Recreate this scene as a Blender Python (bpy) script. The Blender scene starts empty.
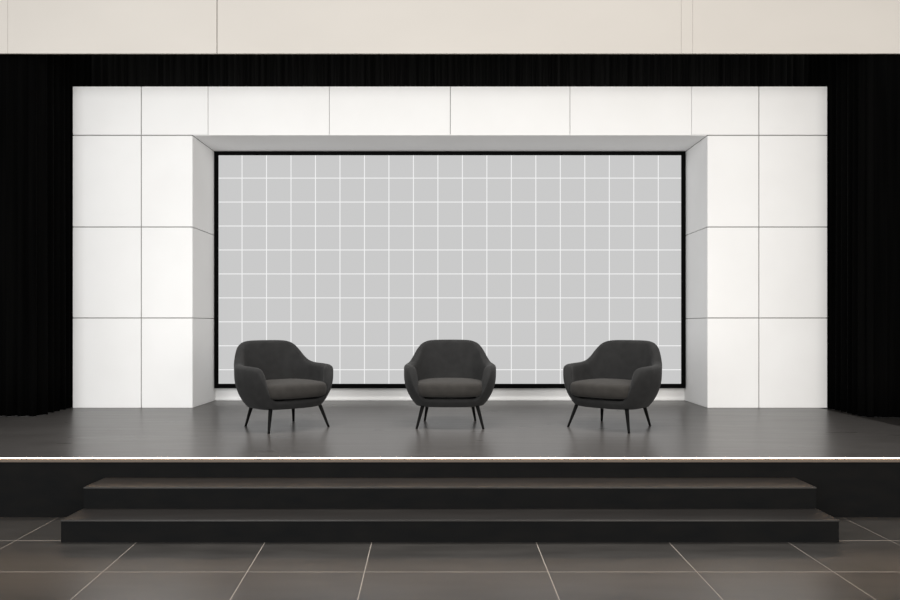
import bpy, bmesh, math, random
from mathutils import Vector, Matrix

sc = bpy.context.scene
COL = sc.collection
R = math.radians
random.seed(4)

# ------------------------------------------------------------------ helpers
def smooth(a, b, x):
    t = min(1.0, max(0.0, (x - a) / (b - a)))
    return t * t * (3 - 2 * t)

def tag(o, label=None, cat=None, group=None, kind=None):
    if label: o['label'] = label
    if cat: o['category'] = cat
    if group: o['group'] = group
    if kind: o['kind'] = kind
    return o

def empty(name, loc=(0, 0, 0), rz=0.0):
    o = bpy.data.objects.new(name, None)
    o.empty_display_size = 0.2
    COL.objects.link(o)
    o.location = loc
    o.rotation_euler = (0, 0, rz)
    return o

def obj(name, bm, mat, parent=None, shade=False):
    me = bpy.data.meshes.new(name)
    bmesh.ops.recalc_face_normals(bm, faces=bm.faces)
    bm.to_mesh(me)
    bm.free()
    for m in (mat if isinstance(mat, (list, tuple)) else [mat]):
        me.materials.append(m)
    if shade:
        for p in me.polygons: p.use_smooth = True
    o = bpy.data.objects.new(name, me)
    COL.objects.link(o)
    if parent: o.parent = parent
    return o

def add_box(bm, x0, x1, y0, y1, z0, z1, bev=0.0, mi=0):
    t = bmesh.new()
    bmesh.ops.create_cube(t, size=1.0)
    for v in t.verts:
        v.co = Vector(((x0 + x1) / 2 + v.co.x * (x1 - x0),
                       (y0 + y1) / 2 + v.co.y * (y1 - y0),
                       (z0 + z1) / 2 + v.co.z * (z1 - z0)))
    if bev > 0:
        bmesh.ops.bevel(t, geom=list(t.edges), offset=bev, segments=2, affect='EDGES', profile=0.5)
    vm = {}
    for v in t.verts: vm[v] = bm.verts.new(v.co)
    for f in t.faces:
        nf = bm.faces.new([vm[v] for v in f.verts])
        nf.material_index = mi
    t.free()

def box(name, x0, x1, y0, y1, z0, z1, mat, parent=None, bev=0.0):
    bm = bmesh.new()
    add_box(bm, x0, x1, y0, y1, z0, z1, bev)
    return obj(name, bm, mat, parent)

# ------------------------------------------------------------------ materials
def base_mat(name, color, rough=0.6, spec=0.5, ior=1.5):
    m = bpy.data.materials.new(name)
    m.use_nodes = True
    nt = m.node_tree
    b = nt.nodes['Principled BSDF']
    b.inputs['Base Color'].default_value = (*color, 1)
    b.inputs['Roughness'].default_value = rough
    b.inputs['Specular IOR Level'].default_value = spec
    b.inputs['IOR'].default_value = ior
    return m, nt, b

def add_noise_color(nt, b, c1, c2, scale=(1, 1, 1), nscale=6.0, detail=6.0, lo=0.3, hi=0.7):
    tc = nt.nodes.new('ShaderNodeTexCoord')
    mp = nt.nodes.new('ShaderNodeMapping')
    mp.inputs['Scale'].default_value = scale
    nz = nt.nodes.new('ShaderNodeTexNoise')
    nz.inputs['Scale'].default_value = nscale
    nz.inputs['Detail'].default_value = detail
    rp = nt.nodes.new('ShaderNodeValToRGB')
    rp.color_ramp.elements[0].position = lo
    rp.color_ramp.elements[1].position = hi
    rp.color_ramp.elements[0].color = (*c1, 1)
    rp.color_ramp.elements[1].color = (*c2, 1)
    nt.links.new(tc.outputs['Object'], mp.inputs['Vector'])
    nt.links.new(mp.outputs['Vector'], nz.inputs['Vector'])
    nt.links.new(nz.outputs['Fac'], rp.inputs['Fac'])
    nt.links.new(rp.outputs['Color'], b.inputs['Base Color'])
    return tc, mp, nz

def add_bump(nt, b, src, strength=0.1, dist=0.01):
    bp = nt.nodes.new('ShaderNodeBump')
    bp.inputs['Strength'].default_value = strength
    bp.inputs['Distance'].default_value = dist
    nt.links.new(src, bp.inputs['Height'])
    nt.links.new(bp.outputs['Normal'], b.inputs['Normal'])

# white lacquered panels of the portal
M_panel, nt, b = base_mat('white_panel', (0.86, 0.86, 0.855), 0.7, 0.1)
add_noise_color(nt, b, (0.875, 0.873, 0.868), (0.905, 0.905, 0.902), (1, 1, 1), 1.6, 3)
M_gap, nt, b = base_mat('panel_gap_grey', (0.28, 0.275, 0.265), 0.8, 0.2)
# beige plaster fascia
M_beige, nt, b = base_mat('warm_plaster', (0.70, 0.66, 0.60), 0.75, 0.2)
add_noise_color(nt, b, (0.585, 0.553, 0.512), (0.615, 0.582, 0.54), (0.5, 0.5, 1), 1.2, 3)
M_beigegap, nt, b = base_mat('plaster_joint', (0.16, 0.14, 0.11), 0.9, 0.1)
# black drapery
M_curtain, nt, b = base_mat('black_velour', (0.0035, 0.0035, 0.0035), 0.95, 0.03)
tc, mp, nz = add_noise_color(nt, b, (0.0005, 0.0005, 0.0005), (0.0020, 0.0020, 0.0019), (3, 3, 0.15), 3, 4)
M_rear, nt, b = base_mat('lifted_black_velour', (0.008, 0.008, 0.008), 0.95, 0.03)  # same black cloth, colour lightened to offset shade above the portal
add_noise_color(nt, b, (0.004, 0.004, 0.004), (0.013, 0.013, 0.0125), (7, 3, 0.1), 3, 3)
# stage deck
M_deck, nt, b = base_mat('dark_stage_deck', (0.055, 0.052, 0.049), 0.27, 0.5, 1.34)
tc, mp, nz = add_noise_color(nt, b, (0.047, 0.044, 0.042), (0.068, 0.064, 0.061), (0.5, 4.5, 1), 3.0, 2.5, 0.22, 0.78)
rr = nt.nodes.new('ShaderNodeMapRange')
rr.inputs['To Min'].default_value = 0.24
rr.inputs['To Max'].default_value = 0.36
nt.links.new(nz.outputs['Fac'], rr.inputs['Value'])
nt.links.new(rr.outputs['Result'], b.inputs['Roughness'])
# riser faces
M_riser, nt, b = base_mat('black_riser', (0.006, 0.006, 0.006), 0.75, 0.06)
add_noise_color(nt, b, (0.0042, 0.0045, 0.0048), (0.0062, 0.0060, 0.0058), (1.5, 1, 4), 3, 5)
# step tops
M_tread, nt, b = base_mat('brown_grey_tread', (0.05, 0.045, 0.04), 0.34, 0.5, 1.4)
add_noise_color(nt, b, (0.016, 0.0146, 0.0136), (0.022, 0.0202, 0.0188), (0.6, 4, 1), 3, 2.5)
# floor tiles
M_tile, nt, b = base_mat('charcoal_tile', (0.08, 0.075, 0.07), 0.29, 0.5, 1.5)
tc, mp, nz = add_noise_color(nt, b, (0.029, 0.0274, 0.0256), (0.050, 0.047, 0.0438), (0.6, 2.4, 1), 4.0, 2.0, 0.22, 0.78)
mp.inputs['Location'].default_value = (0.3, 0.7, 0.37)
M_grout, nt, b = base_mat('pale_grout', (0.36, 0.32, 0.28), 0.8, 0.2)
# chair
def fabric(name, c1, c2):
    m, nt, b = base_mat(name, c1, 0.9, 0.15)
    tc, mp, nz = add_noise_color(nt, b, c1, c2, (1, 1, 1), 14, 6)
    n2 = nt.nodes.new('ShaderNodeTexNoise')
    n2.inputs['Scale'].default_value = 420
    n2.inputs['Detail'].default_value = 2
    nt.links.new(tc.outputs['Object'], n2.inputs['Vector'])
    add_bump(nt, b, n2.outputs['Fac'], 0.25, 0.002)
    b.inputs['Sheen Weight'].default_value = 0.05
    b.inputs['Sheen Roughness'].default_value = 0.5
    return m
M_fab = fabric('charcoal_wool', (0.0145, 0.0145, 0.0146), (0.0205, 0.0205, 0.0205))
M_seat = fabric('charcoal_seat_wool', (0.0252, 0.0233, 0.0213), (0.0330, 0.0306, 0.0280))
M_leg, nt, b = base_mat('black_leg_lacquer', (0.0025, 0.0025, 0.0025), 0.6, 0.08)
# screen
M_bezel, nt, b = base_mat('black_bezel', (0.0025, 0.0025, 0.0025), 0.7, 0.03)
# LED
M_led = bpy.data.materials.new('warm_led')
M_led.use_nodes = True
b = M_led.node_tree.nodes['Principled BSDF']
b.inputs['Base Color'].default_value = (0.9, 0.85, 0.8, 1)
b.inputs['Emission Color'].default_value = (1.0, 0.66, 0.40, 1)
b.inputs['Emission Strength'].default_value = 13.0

# ------------------------------------------------------------------ scene metrics
EYE, F = 1.44, 700.0          # camera height, focal length in pixels (900 px frame)
DECK = 0.45                   # stage height
Y_ST = 5.222                   # stage front

# ------------------------------------------------------------------ floor
def floor_build():
    bm = bmesh.new()
    rows = [5.272, 4.676, 4.083, 3.49, 2.90, 2.31, 1.72, 1.13, 0.54, -0.05, -0.64, -1.23]
    # joints running towards the camera: x where they cross y = 4.58 and y = 3.70
    js = [(-5.35, -5.30), (-4.52, -4.46), (-3.72, -3.66), (-2.897, -2.847), (-2.072, -1.992), (-1.222, -1.155), (-0.517, -0.485),
          (0.571, 0.573), (1.450, 1.431), (2.242, 2.233), (2.939, 2.938), (3.70, 3.68), (4.50, 4.47), (5.3, 5.26)]
    def X(j, y):
        k = (4.58 - y) / (4.58 - 3.70)
        k = min(k, 1.6)
        return j[0] + (j[1] - j[0]) * k
    g, gy = 0.0027, 0.0042
    add_box(bm, -6.5, 6.5, -1.6, 11.2, -0.06, -0.0012, 0, 1)
    for r in range(len(rows) - 1):
        yb, ya = rows[r] - gy, rows[r + 1] + gy
        for c in range(len(js) - 1):
            pts = [(X(js[c], ya) + g, ya), (X(js[c + 1], ya) - g, ya), (X(js[c + 1], yb) - g, yb), (X(js[c], yb) + g, yb)]
            lo = [bm.verts.new((p[0], p[1], -0.004)) for p in pts]
            hi = [bm.verts.new((p[0], p[1], 0.0)) for p in pts]
            bm.faces.new(hi)
            for i in range(4):
                j = (i + 1) % 4
                bm.faces.new((lo[i], lo[j], hi[j], hi[i]))
    o = obj('floor', bm, [M_tile, M_grout])
    tag(o, 'charcoal stone tiled floor with pale grout joints', 'floor', kind='structure')
floor_build()

# ------------------------------------------------------------------ beige wall above
def wall_build():
    bm = bmesh.new()
    y0, zb, zt = 7.50, 4.35, 5.70
    add_box(bm, -7, 7, y0 + 0.012, y0 + 0.035, zb + 0.002, zt, 0, 1)
    for x0, x1 in ((-7, -4.74), (-4.737, -2.501), (-2.492, 2.4765), (2.479, 2.599), (2.6015, 7)):
        add_box(bm, x0, x1, y0, y0 + 0.014, zb, zt, 0.0, 0)
    # return of the plaster under the wall
    o = obj('wall_back', bm, [M_beige, M_beigegap])
    tag(o, 'beige plaster wall band above the black curtains', 'wall', kind='structure')
wall_build()

# ------------------------------------------------------------------ stage
st = empty('stage_platform', (0, Y_ST, 0))
tag(st, 'low black stage with dark glossy deck and a glowing warm edge', 'stage')
def L(o): return o
def sbox(name, x0, x1, y0, y1, z0, z1, mat, parent, bev=0.0):
    p = parent
    off = Vector((0, 0, 0))
    while p is not None:
        off += p.location
        p = p.parent
    return box(name, x0 - off.x, x1 - off.x, y0 - off.y, y1 - off.y, z0 - off.z, z1 - off.z, mat, parent, bev)
XL, XR = -6.2, 4.40
sbox('deck', XL, XR, Y_ST + 0.003, 10.6, DECK - 0.012, DECK, M_deck, st)
sbox('riser', XL + 0.01, XR - 0.01, Y_ST + 0.018, Y_ST + 0.063, 0.001, DECK - 0.013, M_riser, st)
bm = bmesh.new()
nseg = 10
ringA, ringB = [], []
for k in range(nseg):
    a = 2 * math.pi * k / nseg
    yy, zz = -0.0025 + 0.0038 * math.cos(a), DECK - 0.0030 + 0.0034 * math.sin(a)
    ringA.append(bm.verts.new((XL, yy, zz)))
    ringB.append(bm.verts.new((XR, yy, zz)))
for k in range(nseg):
    bm.faces.new((ringA[k], ringA[(k + 1) % nseg], ringB[(k + 1) % nseg], ringB[k]))
bm.faces.new(ringA); bm.faces.new(ringB)
ls = obj('light_strip', bm, M_led, st)
M_glow = bpy.data.materials.new('riser_glow')  # added band, its emission stands in for LED glow on the riser
M_glow.use_nodes = True
b = M_glow.node_tree.nodes['Principled BSDF']
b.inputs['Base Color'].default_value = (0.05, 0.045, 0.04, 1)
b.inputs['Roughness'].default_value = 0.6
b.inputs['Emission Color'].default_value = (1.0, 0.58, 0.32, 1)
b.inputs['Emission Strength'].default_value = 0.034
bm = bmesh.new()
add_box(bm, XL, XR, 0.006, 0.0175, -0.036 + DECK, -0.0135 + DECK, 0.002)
tag(obj('riser_glow', bm, M_glow, ls), 'added warm band standing in for the glow under the bright line')

sd = box('side_platform', XR + 0.012, 6.4, 6.0, 10.6, 0.001, DECK - 0.006, M_tread)
tag(sd, 'dark platform joined to the right end of the stage under the curtain', 'platform')

# steps
sp = empty('stage_steps', (0, 4.63, 0))
tag(sp, 'wide black two-step stair with grey-brown treads in front of the stage', 'stairs')
HW = 2.575
for (ya, z0, z1) in ((4.63, 0.001, 0.15), (4.92, 0.1505, 0.30)):
    s = sbox('step', -HW, HW, ya + 0.004, Y_ST + 0.015, z0, z1 - 0.0125, M_riser, sp)
    sbox('tread', -HW - 0.003, HW + 0.003, ya, Y_ST + 0.015, z1 - 0.012, z1, M_tread, s, 0.003)

# ------------------------------------------------------------------ white portal
PF, PB = 8.35, 9.17            # front face, niche back
s3 = F / PF
def px(x): return (x - 450) / s3
def pz(y): return EYE - (y - 325) / s3
po = empty('panelled_portal', (0, PF, DECK))
tag(po, 'large white panelled portal framing the grey grid screen on the stage', 'stage set')
G = 0.0055
HN = 3.072                      # niche half width
ZT = pz(86.5); ZN = pz(135.3)
XO = 4.5
T = 0.022
# carcass behind the panels
bm = bmesh.new()
oy, oz = PF, DECK
def pb(bm, x0, x1, y0, y1, z0, z1, bev=0): add_box(bm, x0, x1, y0 - oy, y1 - oy, z0 - oz, z1 - oz, bev)
pb(bm, -XO + 0.004, -HN - T, PF + T, PB + 0.1, DECK + 0.001, ZT - 0.004)
pb(bm, HN + T, XO - 0.004, PF + T, PB + 0.1, DECK + 0.001, ZT - 0.004)
pb(bm, -HN - T, HN + T, PF + T, PB + 0.1, ZN + T, ZT - 0.004)
obj('carcass', bm, M_gap, po)
def panel(x0, x1, y0, y1, z0, z1, name='panel', bev=0.0025):
    bm = bmesh.new()
    pb(bm, x0, x1, y0, y1, z0, z1, bev)
    return obj(name, bm, M_panel, po)
# top row
xs = [px(73), px(141.2), px(208), px(329.3), px(450.3), px(570), px(691.7), px(759), px(827)]
xs[0], xs[-1] = -XO, XO
gt = [0, G, 0.0028, 0.0026, 0.0032, 0.0030, 0.0022, G, 0]
for i in range(8):
    panel(xs[i] + gt[i], xs[i + 1] - gt[i + 1], PF, PF + T - 0.001, ZN + (0.006 if i in (0, 1, 6, 7) else 0.0), ZT)
# pylons
zl = [DECK + 0.002, pz(318), pz(227), ZN]
for cols in (((-XO, px(141.2)), (px(141.2), -HN)), ((HN, px(759)), (px(759), XO))):
    for k in range(3):
        for (a, c) in cols:
            a2 = a if abs(a) in (XO, HN) else a + G
            c2 = c if abs(c) in (XO, HN) else c - G
            panel(a2, c2, PF, PF + T - 0.001, zl[k] + (0 if k == 0 else G), zl[k + 1] - (G if k < 2 else 0.006))
# reveals and soffit
for sgn in (-1, 1):
    for k in range(3):
        x0, x1 = sorted((sgn * HN, sgn * (HN + T - 0.001)))
        panel(x0, x1, PF + T, PB - 0.001, zl[k] + (0 if k == 0 else 0.004), zl[k + 1] - (0.004 if k < 2 else 0.004), 'reveal_panel')
panel(-HN, HN, PF + T, PB - 0.001, ZN, ZN + T - 0.001, 'soffit_panel')
panel(-HN, HN, PB, PB + 0.03, DECK + 0.002, ZN, 'back_panel', 0)
panel(-HN + 0.002, HN - 0.002, PB - 0.012, PB - 0.0005, DECK + 0.002, DECK + 0.03, 'skirting', 0.002)

# ------------------------------------------------------------------ screen
YS = 9.11
ss = F / YS
def qx(x): return (x - 450) / ss
def qz(y): return EYE - (y - 325) / ss
scr = empty('led_screen', (0, YS, 0))
tag(scr, 'large black framed screen showing a grey field with white grid lines', 'screen')
x0, x1, z0, z1 = qx(214.05), qx(685.6), qz(388.3), qz(151.2)
a0, a1, c0, c1 = qx(218.4), qx(681.3), qz(383.8), qz(155.2)
bm = bmesh.new()
for (p, q, r, s) in ((x0, x1, z0, c0), (x0, x1, c1, z1), (x0, a0, c0, c1), (a1, x1, c0, c1)):
    add_box(bm, p, q, 0, 0.05, r, s, 0)
obj('bezel', bm, M_bezel, scr)
M_scr = bpy.data.materials.new('grid_display')
M_scr.use_nodes = True
nt = M_scr.node_tree
b = nt.nodes['Principled BSDF']
b.inputs['Base Color'].default_value = (0.01, 0.01, 0.01, 1)
b.inputs['Roughness'].default_value = 0.6
b.inputs['Specular IOR Level'].default_value = 0.15
tc = nt.nodes.new('ShaderNodeTexCoord')
sx = nt.nodes.new('ShaderNodeSeparateXYZ')
nt.links.new(tc.outputs['Object'], sx.inputs['Vector'])
def mth(op, a, bv=None):
    n = nt.nodes.new('ShaderNodeMath')
    n.operation = op
    for i, v in enumerate((a, bv)):
        if v is None: continue
        if isinstance(v, (int, float)): n.inputs[i].default_value = v
        else: nt.links.new(v, n.inputs[i])
    return n.outputs[0]
def lines(sock, org, pitch, w):
    t = mth('SUBTRACT', sock, org)
    t = mth('DIVIDE', t, pitch)
    t = mth('ADD', t, 0.5)
    t = mth('FRACT', t)
    t = mth('SUBTRACT', t, 0.5)
    t = mth('ABSOLUTE', t)
    return mth('LESS_THAN', t, w / pitch / 2)
lx = lines(sx.outputs['X'], qx(241.9) , 24.5 / ss, 0.0115)
lz = lines(sx.outputs['Z'], qz(178.0), 23.97 / ss, 0.0115)
ln = mth('MAXIMUM', lx, lz)
mx = nt.nodes.new('ShaderNodeMix')
mx.data_type = 'RGBA'
mx.inputs['A'].default_value = (0.565, 0.565, 0.565, 1)
mx.inputs['B'].default_value = (0.88, 0.88, 0.88, 1)
nt.links.new(ln, mx.inputs['Factor'])
nt.links.new(mx.outputs['Result'], b.inputs['Emission Color'])
b.inputs['Emission Strength'].default_value = 1.0
bm = bmesh.new()
add_box(bm, a0 + 0.0005, a1 - 0.0005, 0.006, 0.045, c0 + 0.0005, c1 - 0.0005)
obj('display', bm, M_scr, scr)

# ------------------------------------------------------------------ curtains
def curtain(name, path, z0, z1, pitch, amp, label, seed, mat=None):
    rnd = random.Random(seed)
    pts = [Vector((p[0], p[1], 0)) for p in path]
    seg = [(pts[i + 1] - pts[i]).length for i in range(len(pts) - 1)]
    tot = sum(seg)
    n = int(tot / 0.012)
    # smoothed centre line and its normals
    def at(s):
        s = min(max(s, 0), tot)
        for i, l in enumerate(seg):
            if s <= l or i == len(seg) - 1:
                return pts[i].lerp(pts[i + 1], s / l)
            s -= l
    ph, fold = 0.0, []
    f = 1.0
    for i in range(n + 1):
        if i % 16 == 0: f = rnd.uniform(0.72, 1.35)
        ph += 2 * math.pi * (tot / n) / pitch * f
        fold.append(math.sin(ph) + 0.25 * math.sin(2.3 * ph + 1))
    zs = [z0 + (z1 - z0) * k / 10 for k in range(11)]
    bm = bmesh.new()
    grids = []
    for side in (0, 1):
        g = []
        for i in range(n + 1):
            s = tot * i / n
            w = 0.07
            c = sum((at(s + d) for d in (-w, -w / 2, 0, w / 2, w)), Vector()) / 5
            tg = (at(s + w) - at(s - w)).normalized()
            nn = Vector((tg.y, -tg.x, 0))
            col = []
            for k, z in enumerate(zs):
                a = amp * (0.55 + 0.45 * (1 - k / 10)) * fold[i]
                v = c + nn * (a - side * 0.006)
                col.append(bm.verts.new((v.x, v.y, z)))
            g.append(col)
        grids.append(g)
    for g in grids:
        for i in range(n):
            for k in range(10):
                bm.faces.new((g[i][k], g[i + 1][k], g[i + 1][k + 1], g[i][k + 1]))
    A, B = grids
    for i in range(n):
        for k in (0, 10):
            bm.faces.new((A[i][k], A[i + 1][k], B[i + 1][k], B[i][k]))
    for i in (0, n):
        for k in range(10):
            bm.faces.new((A[i][k], A[i][k + 1], B[i][k + 1], B[i][k]))
    o = obj(name, bm, mat or M_curtain, None, True)
    tag(o, label, 'curtain', 'black stage curtains')
    return o
ZC = DECK + 0.001
curtain('stage_curtain', [(-6.1, 7.59), (-4.475, 7.59), (-4.546, 8.34), (-4.556, 8.9)], ZC, 5.0, 0.15, 0.032,
        'pleated black curtain hanging on the left of the white portal', 1)
curtain('stage_curtain', [(4.556, 8.9), (4.546, 8.34), (4.49, 7.55), (6.3, 7.55)], DECK - 0.0055, 5.0, 0.15, 0.032,
        'pleated black curtain hanging on the right of the white portal', 2)
curtain('stage_curtain', [(-5.4, 9.75), (5.4, 9.75)], ZC, 5.4, 0.105, 0.042,
        'pleated black curtain strip showing above the white portal under the beige wall', 3, M_rear)

# ------------------------------------------------------------------ armchair
def plan(th, a=0.455, b_=0.395, n=2.55):
    s_, c_ = math.sin(th), math.cos(th)
    e = 2.0 / n
    return Vector((a * math.copysign(abs(s_) ** e, s_), -b_ * math.copysign(abs(c_) ** e, c_), 0))

RIM = [(0, .284), (30, .284), (37, .302), (43, .365), (48, .455), (53, .535), (59, .582), (68, .599), (85, .606), (100, .611), (108, .618), (116, .634),
       (124, .672), (132, .733), (139, .782), (147, .814), (157, .831), (168, .836), (180, .837)]
def rim_height(d):
    n = len(RIM)
    def sl(i):
        if i <= 0 or i >= n - 1: return 0.0
        a = (RIM[i][1] - RIM[i - 1][1]) / (RIM[i][0] - RIM[i - 1][0])
        c = (RIM[i + 1][1] - RIM[i][1]) / (RIM[i + 1][0] - RIM[i][0])
        return 0.0 if a * c <= 0 else 2 * a * c / (a + c)
    for i in range(n - 1):
        if d <= RIM[i + 1][0]:
            w = RIM[i + 1][0] - RIM[i][0]
            t = (d - RIM[i][0]) / w
            return ((2 * t ** 3 - 3 * t ** 2 + 1) * RIM[i][1] + (t ** 3 - 2 * t ** 2 + t) * w * sl(i)
                    + (3 * t ** 2 - 2 * t ** 3) * RIM[i + 1][1] + (t ** 3 - t ** 2) * w * sl(i + 1))
    return RIM[-1][1]

def make_shell():
    bm = bmesh.new()
    N = 168
    zb = 0.205
    rings = []
    for i in range(N):
        th = 2 * math.pi * i / N
        d = abs(math.degrees(th))
        d = d if d <= 180 else 360 - d
        p = plan(th)
        t = plan(th + 0.02) - plan(th - 0.02)
        nrm = Vector((t.y, -t.x, 0)).normalized()
        if nrm.dot(p) < 0: nrm = -nrm
        h = rim_height(d)
        wb = smooth(80, 150, d)
        tk = 0.060 + 0.030 * smooth(30, 60, d) - 0.012 * smooth(110, 160, d)
        def place(z, off):
            q = z - zb
            ins = 0.118 * max(0.0, 1 - q / 0.30) ** 2.1
            v = p - nrm * (ins + off)
            lean = 0.055 * max(0.0, z - 0.40) / 0.44 * wb
            nx = 1.0
            return Vector((v.x * nx, v.y + lean, z))
        ring = []
        ring.append(Vector((p.x * 0.45, p.y * 0.45, zb - 0.004)))
        v0 = place(zb, 0.03); v0.z = zb - 0.004; ring.append(v0)
        ring.append(place(zb + 0.004, 0.004))
        K = 9
        top = h - 0.035
        for k in range(1, K + 1):
            ring.append(place(zb + 0.004 + (top - zb - 0.004) * k / K, 0))
        for a in (30, 62, 90, 118, 150):
            ar = R(a)
            ring.append(place(top + 0.035 * math.sin(ar), tk / 2 * (1 - math.cos(ar))))
        bot = 0.262
        for k in range(0, 9):
            f = k / 8
            z = top + (bot - top) * f
            v = place(z, tk)
            ring.append(v)
        ring.append(Vector((p.x * 0.40, p.y * 0.40, 0.262)))
        rings.append([bm.verts.new(v) for v in ring])
    M = len(rings[0])
    for i in range(N):
        A, B = rings[i], rings[(i + 1) % N]
        for k in range(M - 1):
            bm.faces.new((A[k], B[k], B[k + 1], A[k + 1]))
    bm.faces.new([r[0] for r in rings])
    bm.faces.new([r[-1] for r in rings])
    return bm

def seat_pt(th, r, z):
    s_, c_ = math.sin(th), math.cos(th)
    e = 2 / 3.2
    x = 0.340 * r * math.copysign(abs(s_) ** e, s_)
    y = -0.325 * r * math.copysign(abs(c_) ** e, c_)
    if y > 0: x *= 1 - 0.12 * (y / 0.325) ** 2
    return Vector((x, y - 0.045, z))

def make_cushion():
    bm = bmesh.new()
    N = 96
    prof = [(0.30, 0.300), (0.72, 0.300), (0.90, 0.307), (0.972, 0.321), (0.997, 0.338), (1.0, 0.366), (0.998, 0.392),
            (0.990, 0.410), (0.974, 0.423), (0.945, 0.432), (0.88, 0.440), (0.72, 0.450), (0.5, 0.458), (0.25, 0.462)]
    rings = []
    for i in range(N):
        th = 2 * math.pi * i / N
        rings.append([bm.verts.new(seat_pt(th, r, z)) for r, z in prof])
    for i in range(N):
        A, B = rings[i], rings[(i + 1) % N]
        for k in range(len(prof) - 1):
            bm.faces.new((A[k], B[k], B[k + 1], A[k + 1]))
    bm.faces.new([r[0] for r in rings])
    bm.faces.new([r[-1] for r in rings])
    return bm

def leg_tube(bm, pts, rad, sides=14):
    rings = [[bm.verts.new(p + Vector((r * math.cos(2 * math.pi * k / sides), r * math.sin(2 * math.pi * k / sides), 0))) for k in range(sides)]
             for p, r in zip(pts, rad)]
    for A, B in zip(rings, rings[1:]):
        for k in range(sides):
            bm.faces.new((A[k], A[(k + 1) % sides], B[(k + 1) % sides], B[k]))
    bm.faces.new(rings[0]); bm.faces.new(rings[-1])

def make_chair():
    root = empty('tub_armchair')
    obj('shell', make_shell(), M_fab, root, True)
    cu = obj('seat_cushion', make_cushion(), M_seat, root, True)
    for sx_ in (-1, 1):
        for (xt, yt, xb, yb) in ((0.262, -0.215, 0.318, -0.285), (0.225, 0.235, 0.262, 0.295)):
            bm = bmesh.new()
            a, c = Vector((sx_ * xt, yt, 0.214)), Vector((sx_ * xb, yb, 0.0006))
            n = 8
            leg_tube(bm, [a.lerp(c, k / n) for k in range(n + 1)], [0.0195 - 0.0085 * k / n for k in range(n + 1)])
            obj('leg', bm, M_leg, root, True)
    return root

def copy_tree(o, parent=None):
    c = o.copy()
    COL.objects.link(c)
    if parent: c.parent = parent
    for ch in list(o.children): copy_tree(ch, c)
    return c

ch = make_chair()
spots = [(-1.606, 6.80, 42, 'charcoal tub armchair on the left of the stage, turned towards the right'),
         (0.0, 6.95, 0, 'charcoal tub armchair in the middle of the stage, facing straight ahead'),
         (1.575, 6.82, -40, 'charcoal tub armchair on the right of the stage, turned towards the left')]
for i, (x, y, a, lab) in enumerate(spots):
    o = ch if i == 0 else copy_tree(ch)
    o.location = (x, y, DECK)
    o.rotation_euler = (0, 0, R(a))
    tag(o, lab, 'armchair', 'armchairs on the stage')

# ------------------------------------------------------------------ light
w = bpy.data.worlds.new('hall_ambient')
sc.world = w
w.use_nodes = True
w.node_tree.nodes['Background'].inputs['Color'].default_value = (1.0, 0.99, 0.97, 1)
w.node_tree.nodes['Background'].inputs['Strength'].default_value = 0.50

def area(name, loc, target, sx_, sy_, power, col, spread=180):
    l = bpy.data.lights.new(name, 'AREA')
    l.shape = 'RECTANGLE'
    l.size, l.size_y = sx_, sy_
    l.energy = power
    l.color = col
    l.spread = R(spread)
    o = bpy.data.objects.new(name, l)
    COL.objects.link(o)
    o.location = loc
    d = Vector(target) - Vector(loc)
    o.rotation_euler = d.to_track_quat('-Z', 'Y').to_euler()
area('hall_light', (-3.4, 0.5, 5.2), (-1.8, 8.4, 2.2), 3.0, 1.6, 115, (1.0, 0.997, 0.99))
area('hall_light', (3.4, 0.5, 5.2), (1.8, 8.4, 2.2), 3.0, 1.6, 100, (1.0, 0.94, 0.87))
# added low fill behind the camera, brightens the niche soffit and reveals
area('front_fill', (-3.7, -2.2, 2.1), (-2.8, 8.4, 2.1), 5.0, 2.6, 395, (0.985, 0.995, 1.0))
area('front_fill', (3.7, -2.2, 2.1), (2.8, 8.4, 2.1), 5.0, 2.6, 360, (1.0, 0.955, 0.90))
area('stage_light', (0, 5.95, 6.2), (0, 6.1, 0.45), 6.0, 0.3, 104, (1.0, 0.97, 0.94), 70)

# ------------------------------------------------------------------ camera
cam = bpy.data.cameras.new('camera')
cam.sensor_width = 36.0
cam.lens = F / 900 * 36
cam.shift_y = 25 / 900
co = bpy.data.objects.new('camera', cam)
COL.objects.link(co)
co.location = (0, 0, EYE)
co.rotation_euler = (R(90), 0, 0)
sc.camera = co

sc.view_settings.view_transform = 'Standard'
sc.view_settings.look = 'None'
sc.view_settings.exposure = 0.0
sc.view_settings.gamma = 1.0
sc.view_settings.use_curve_mapping = False
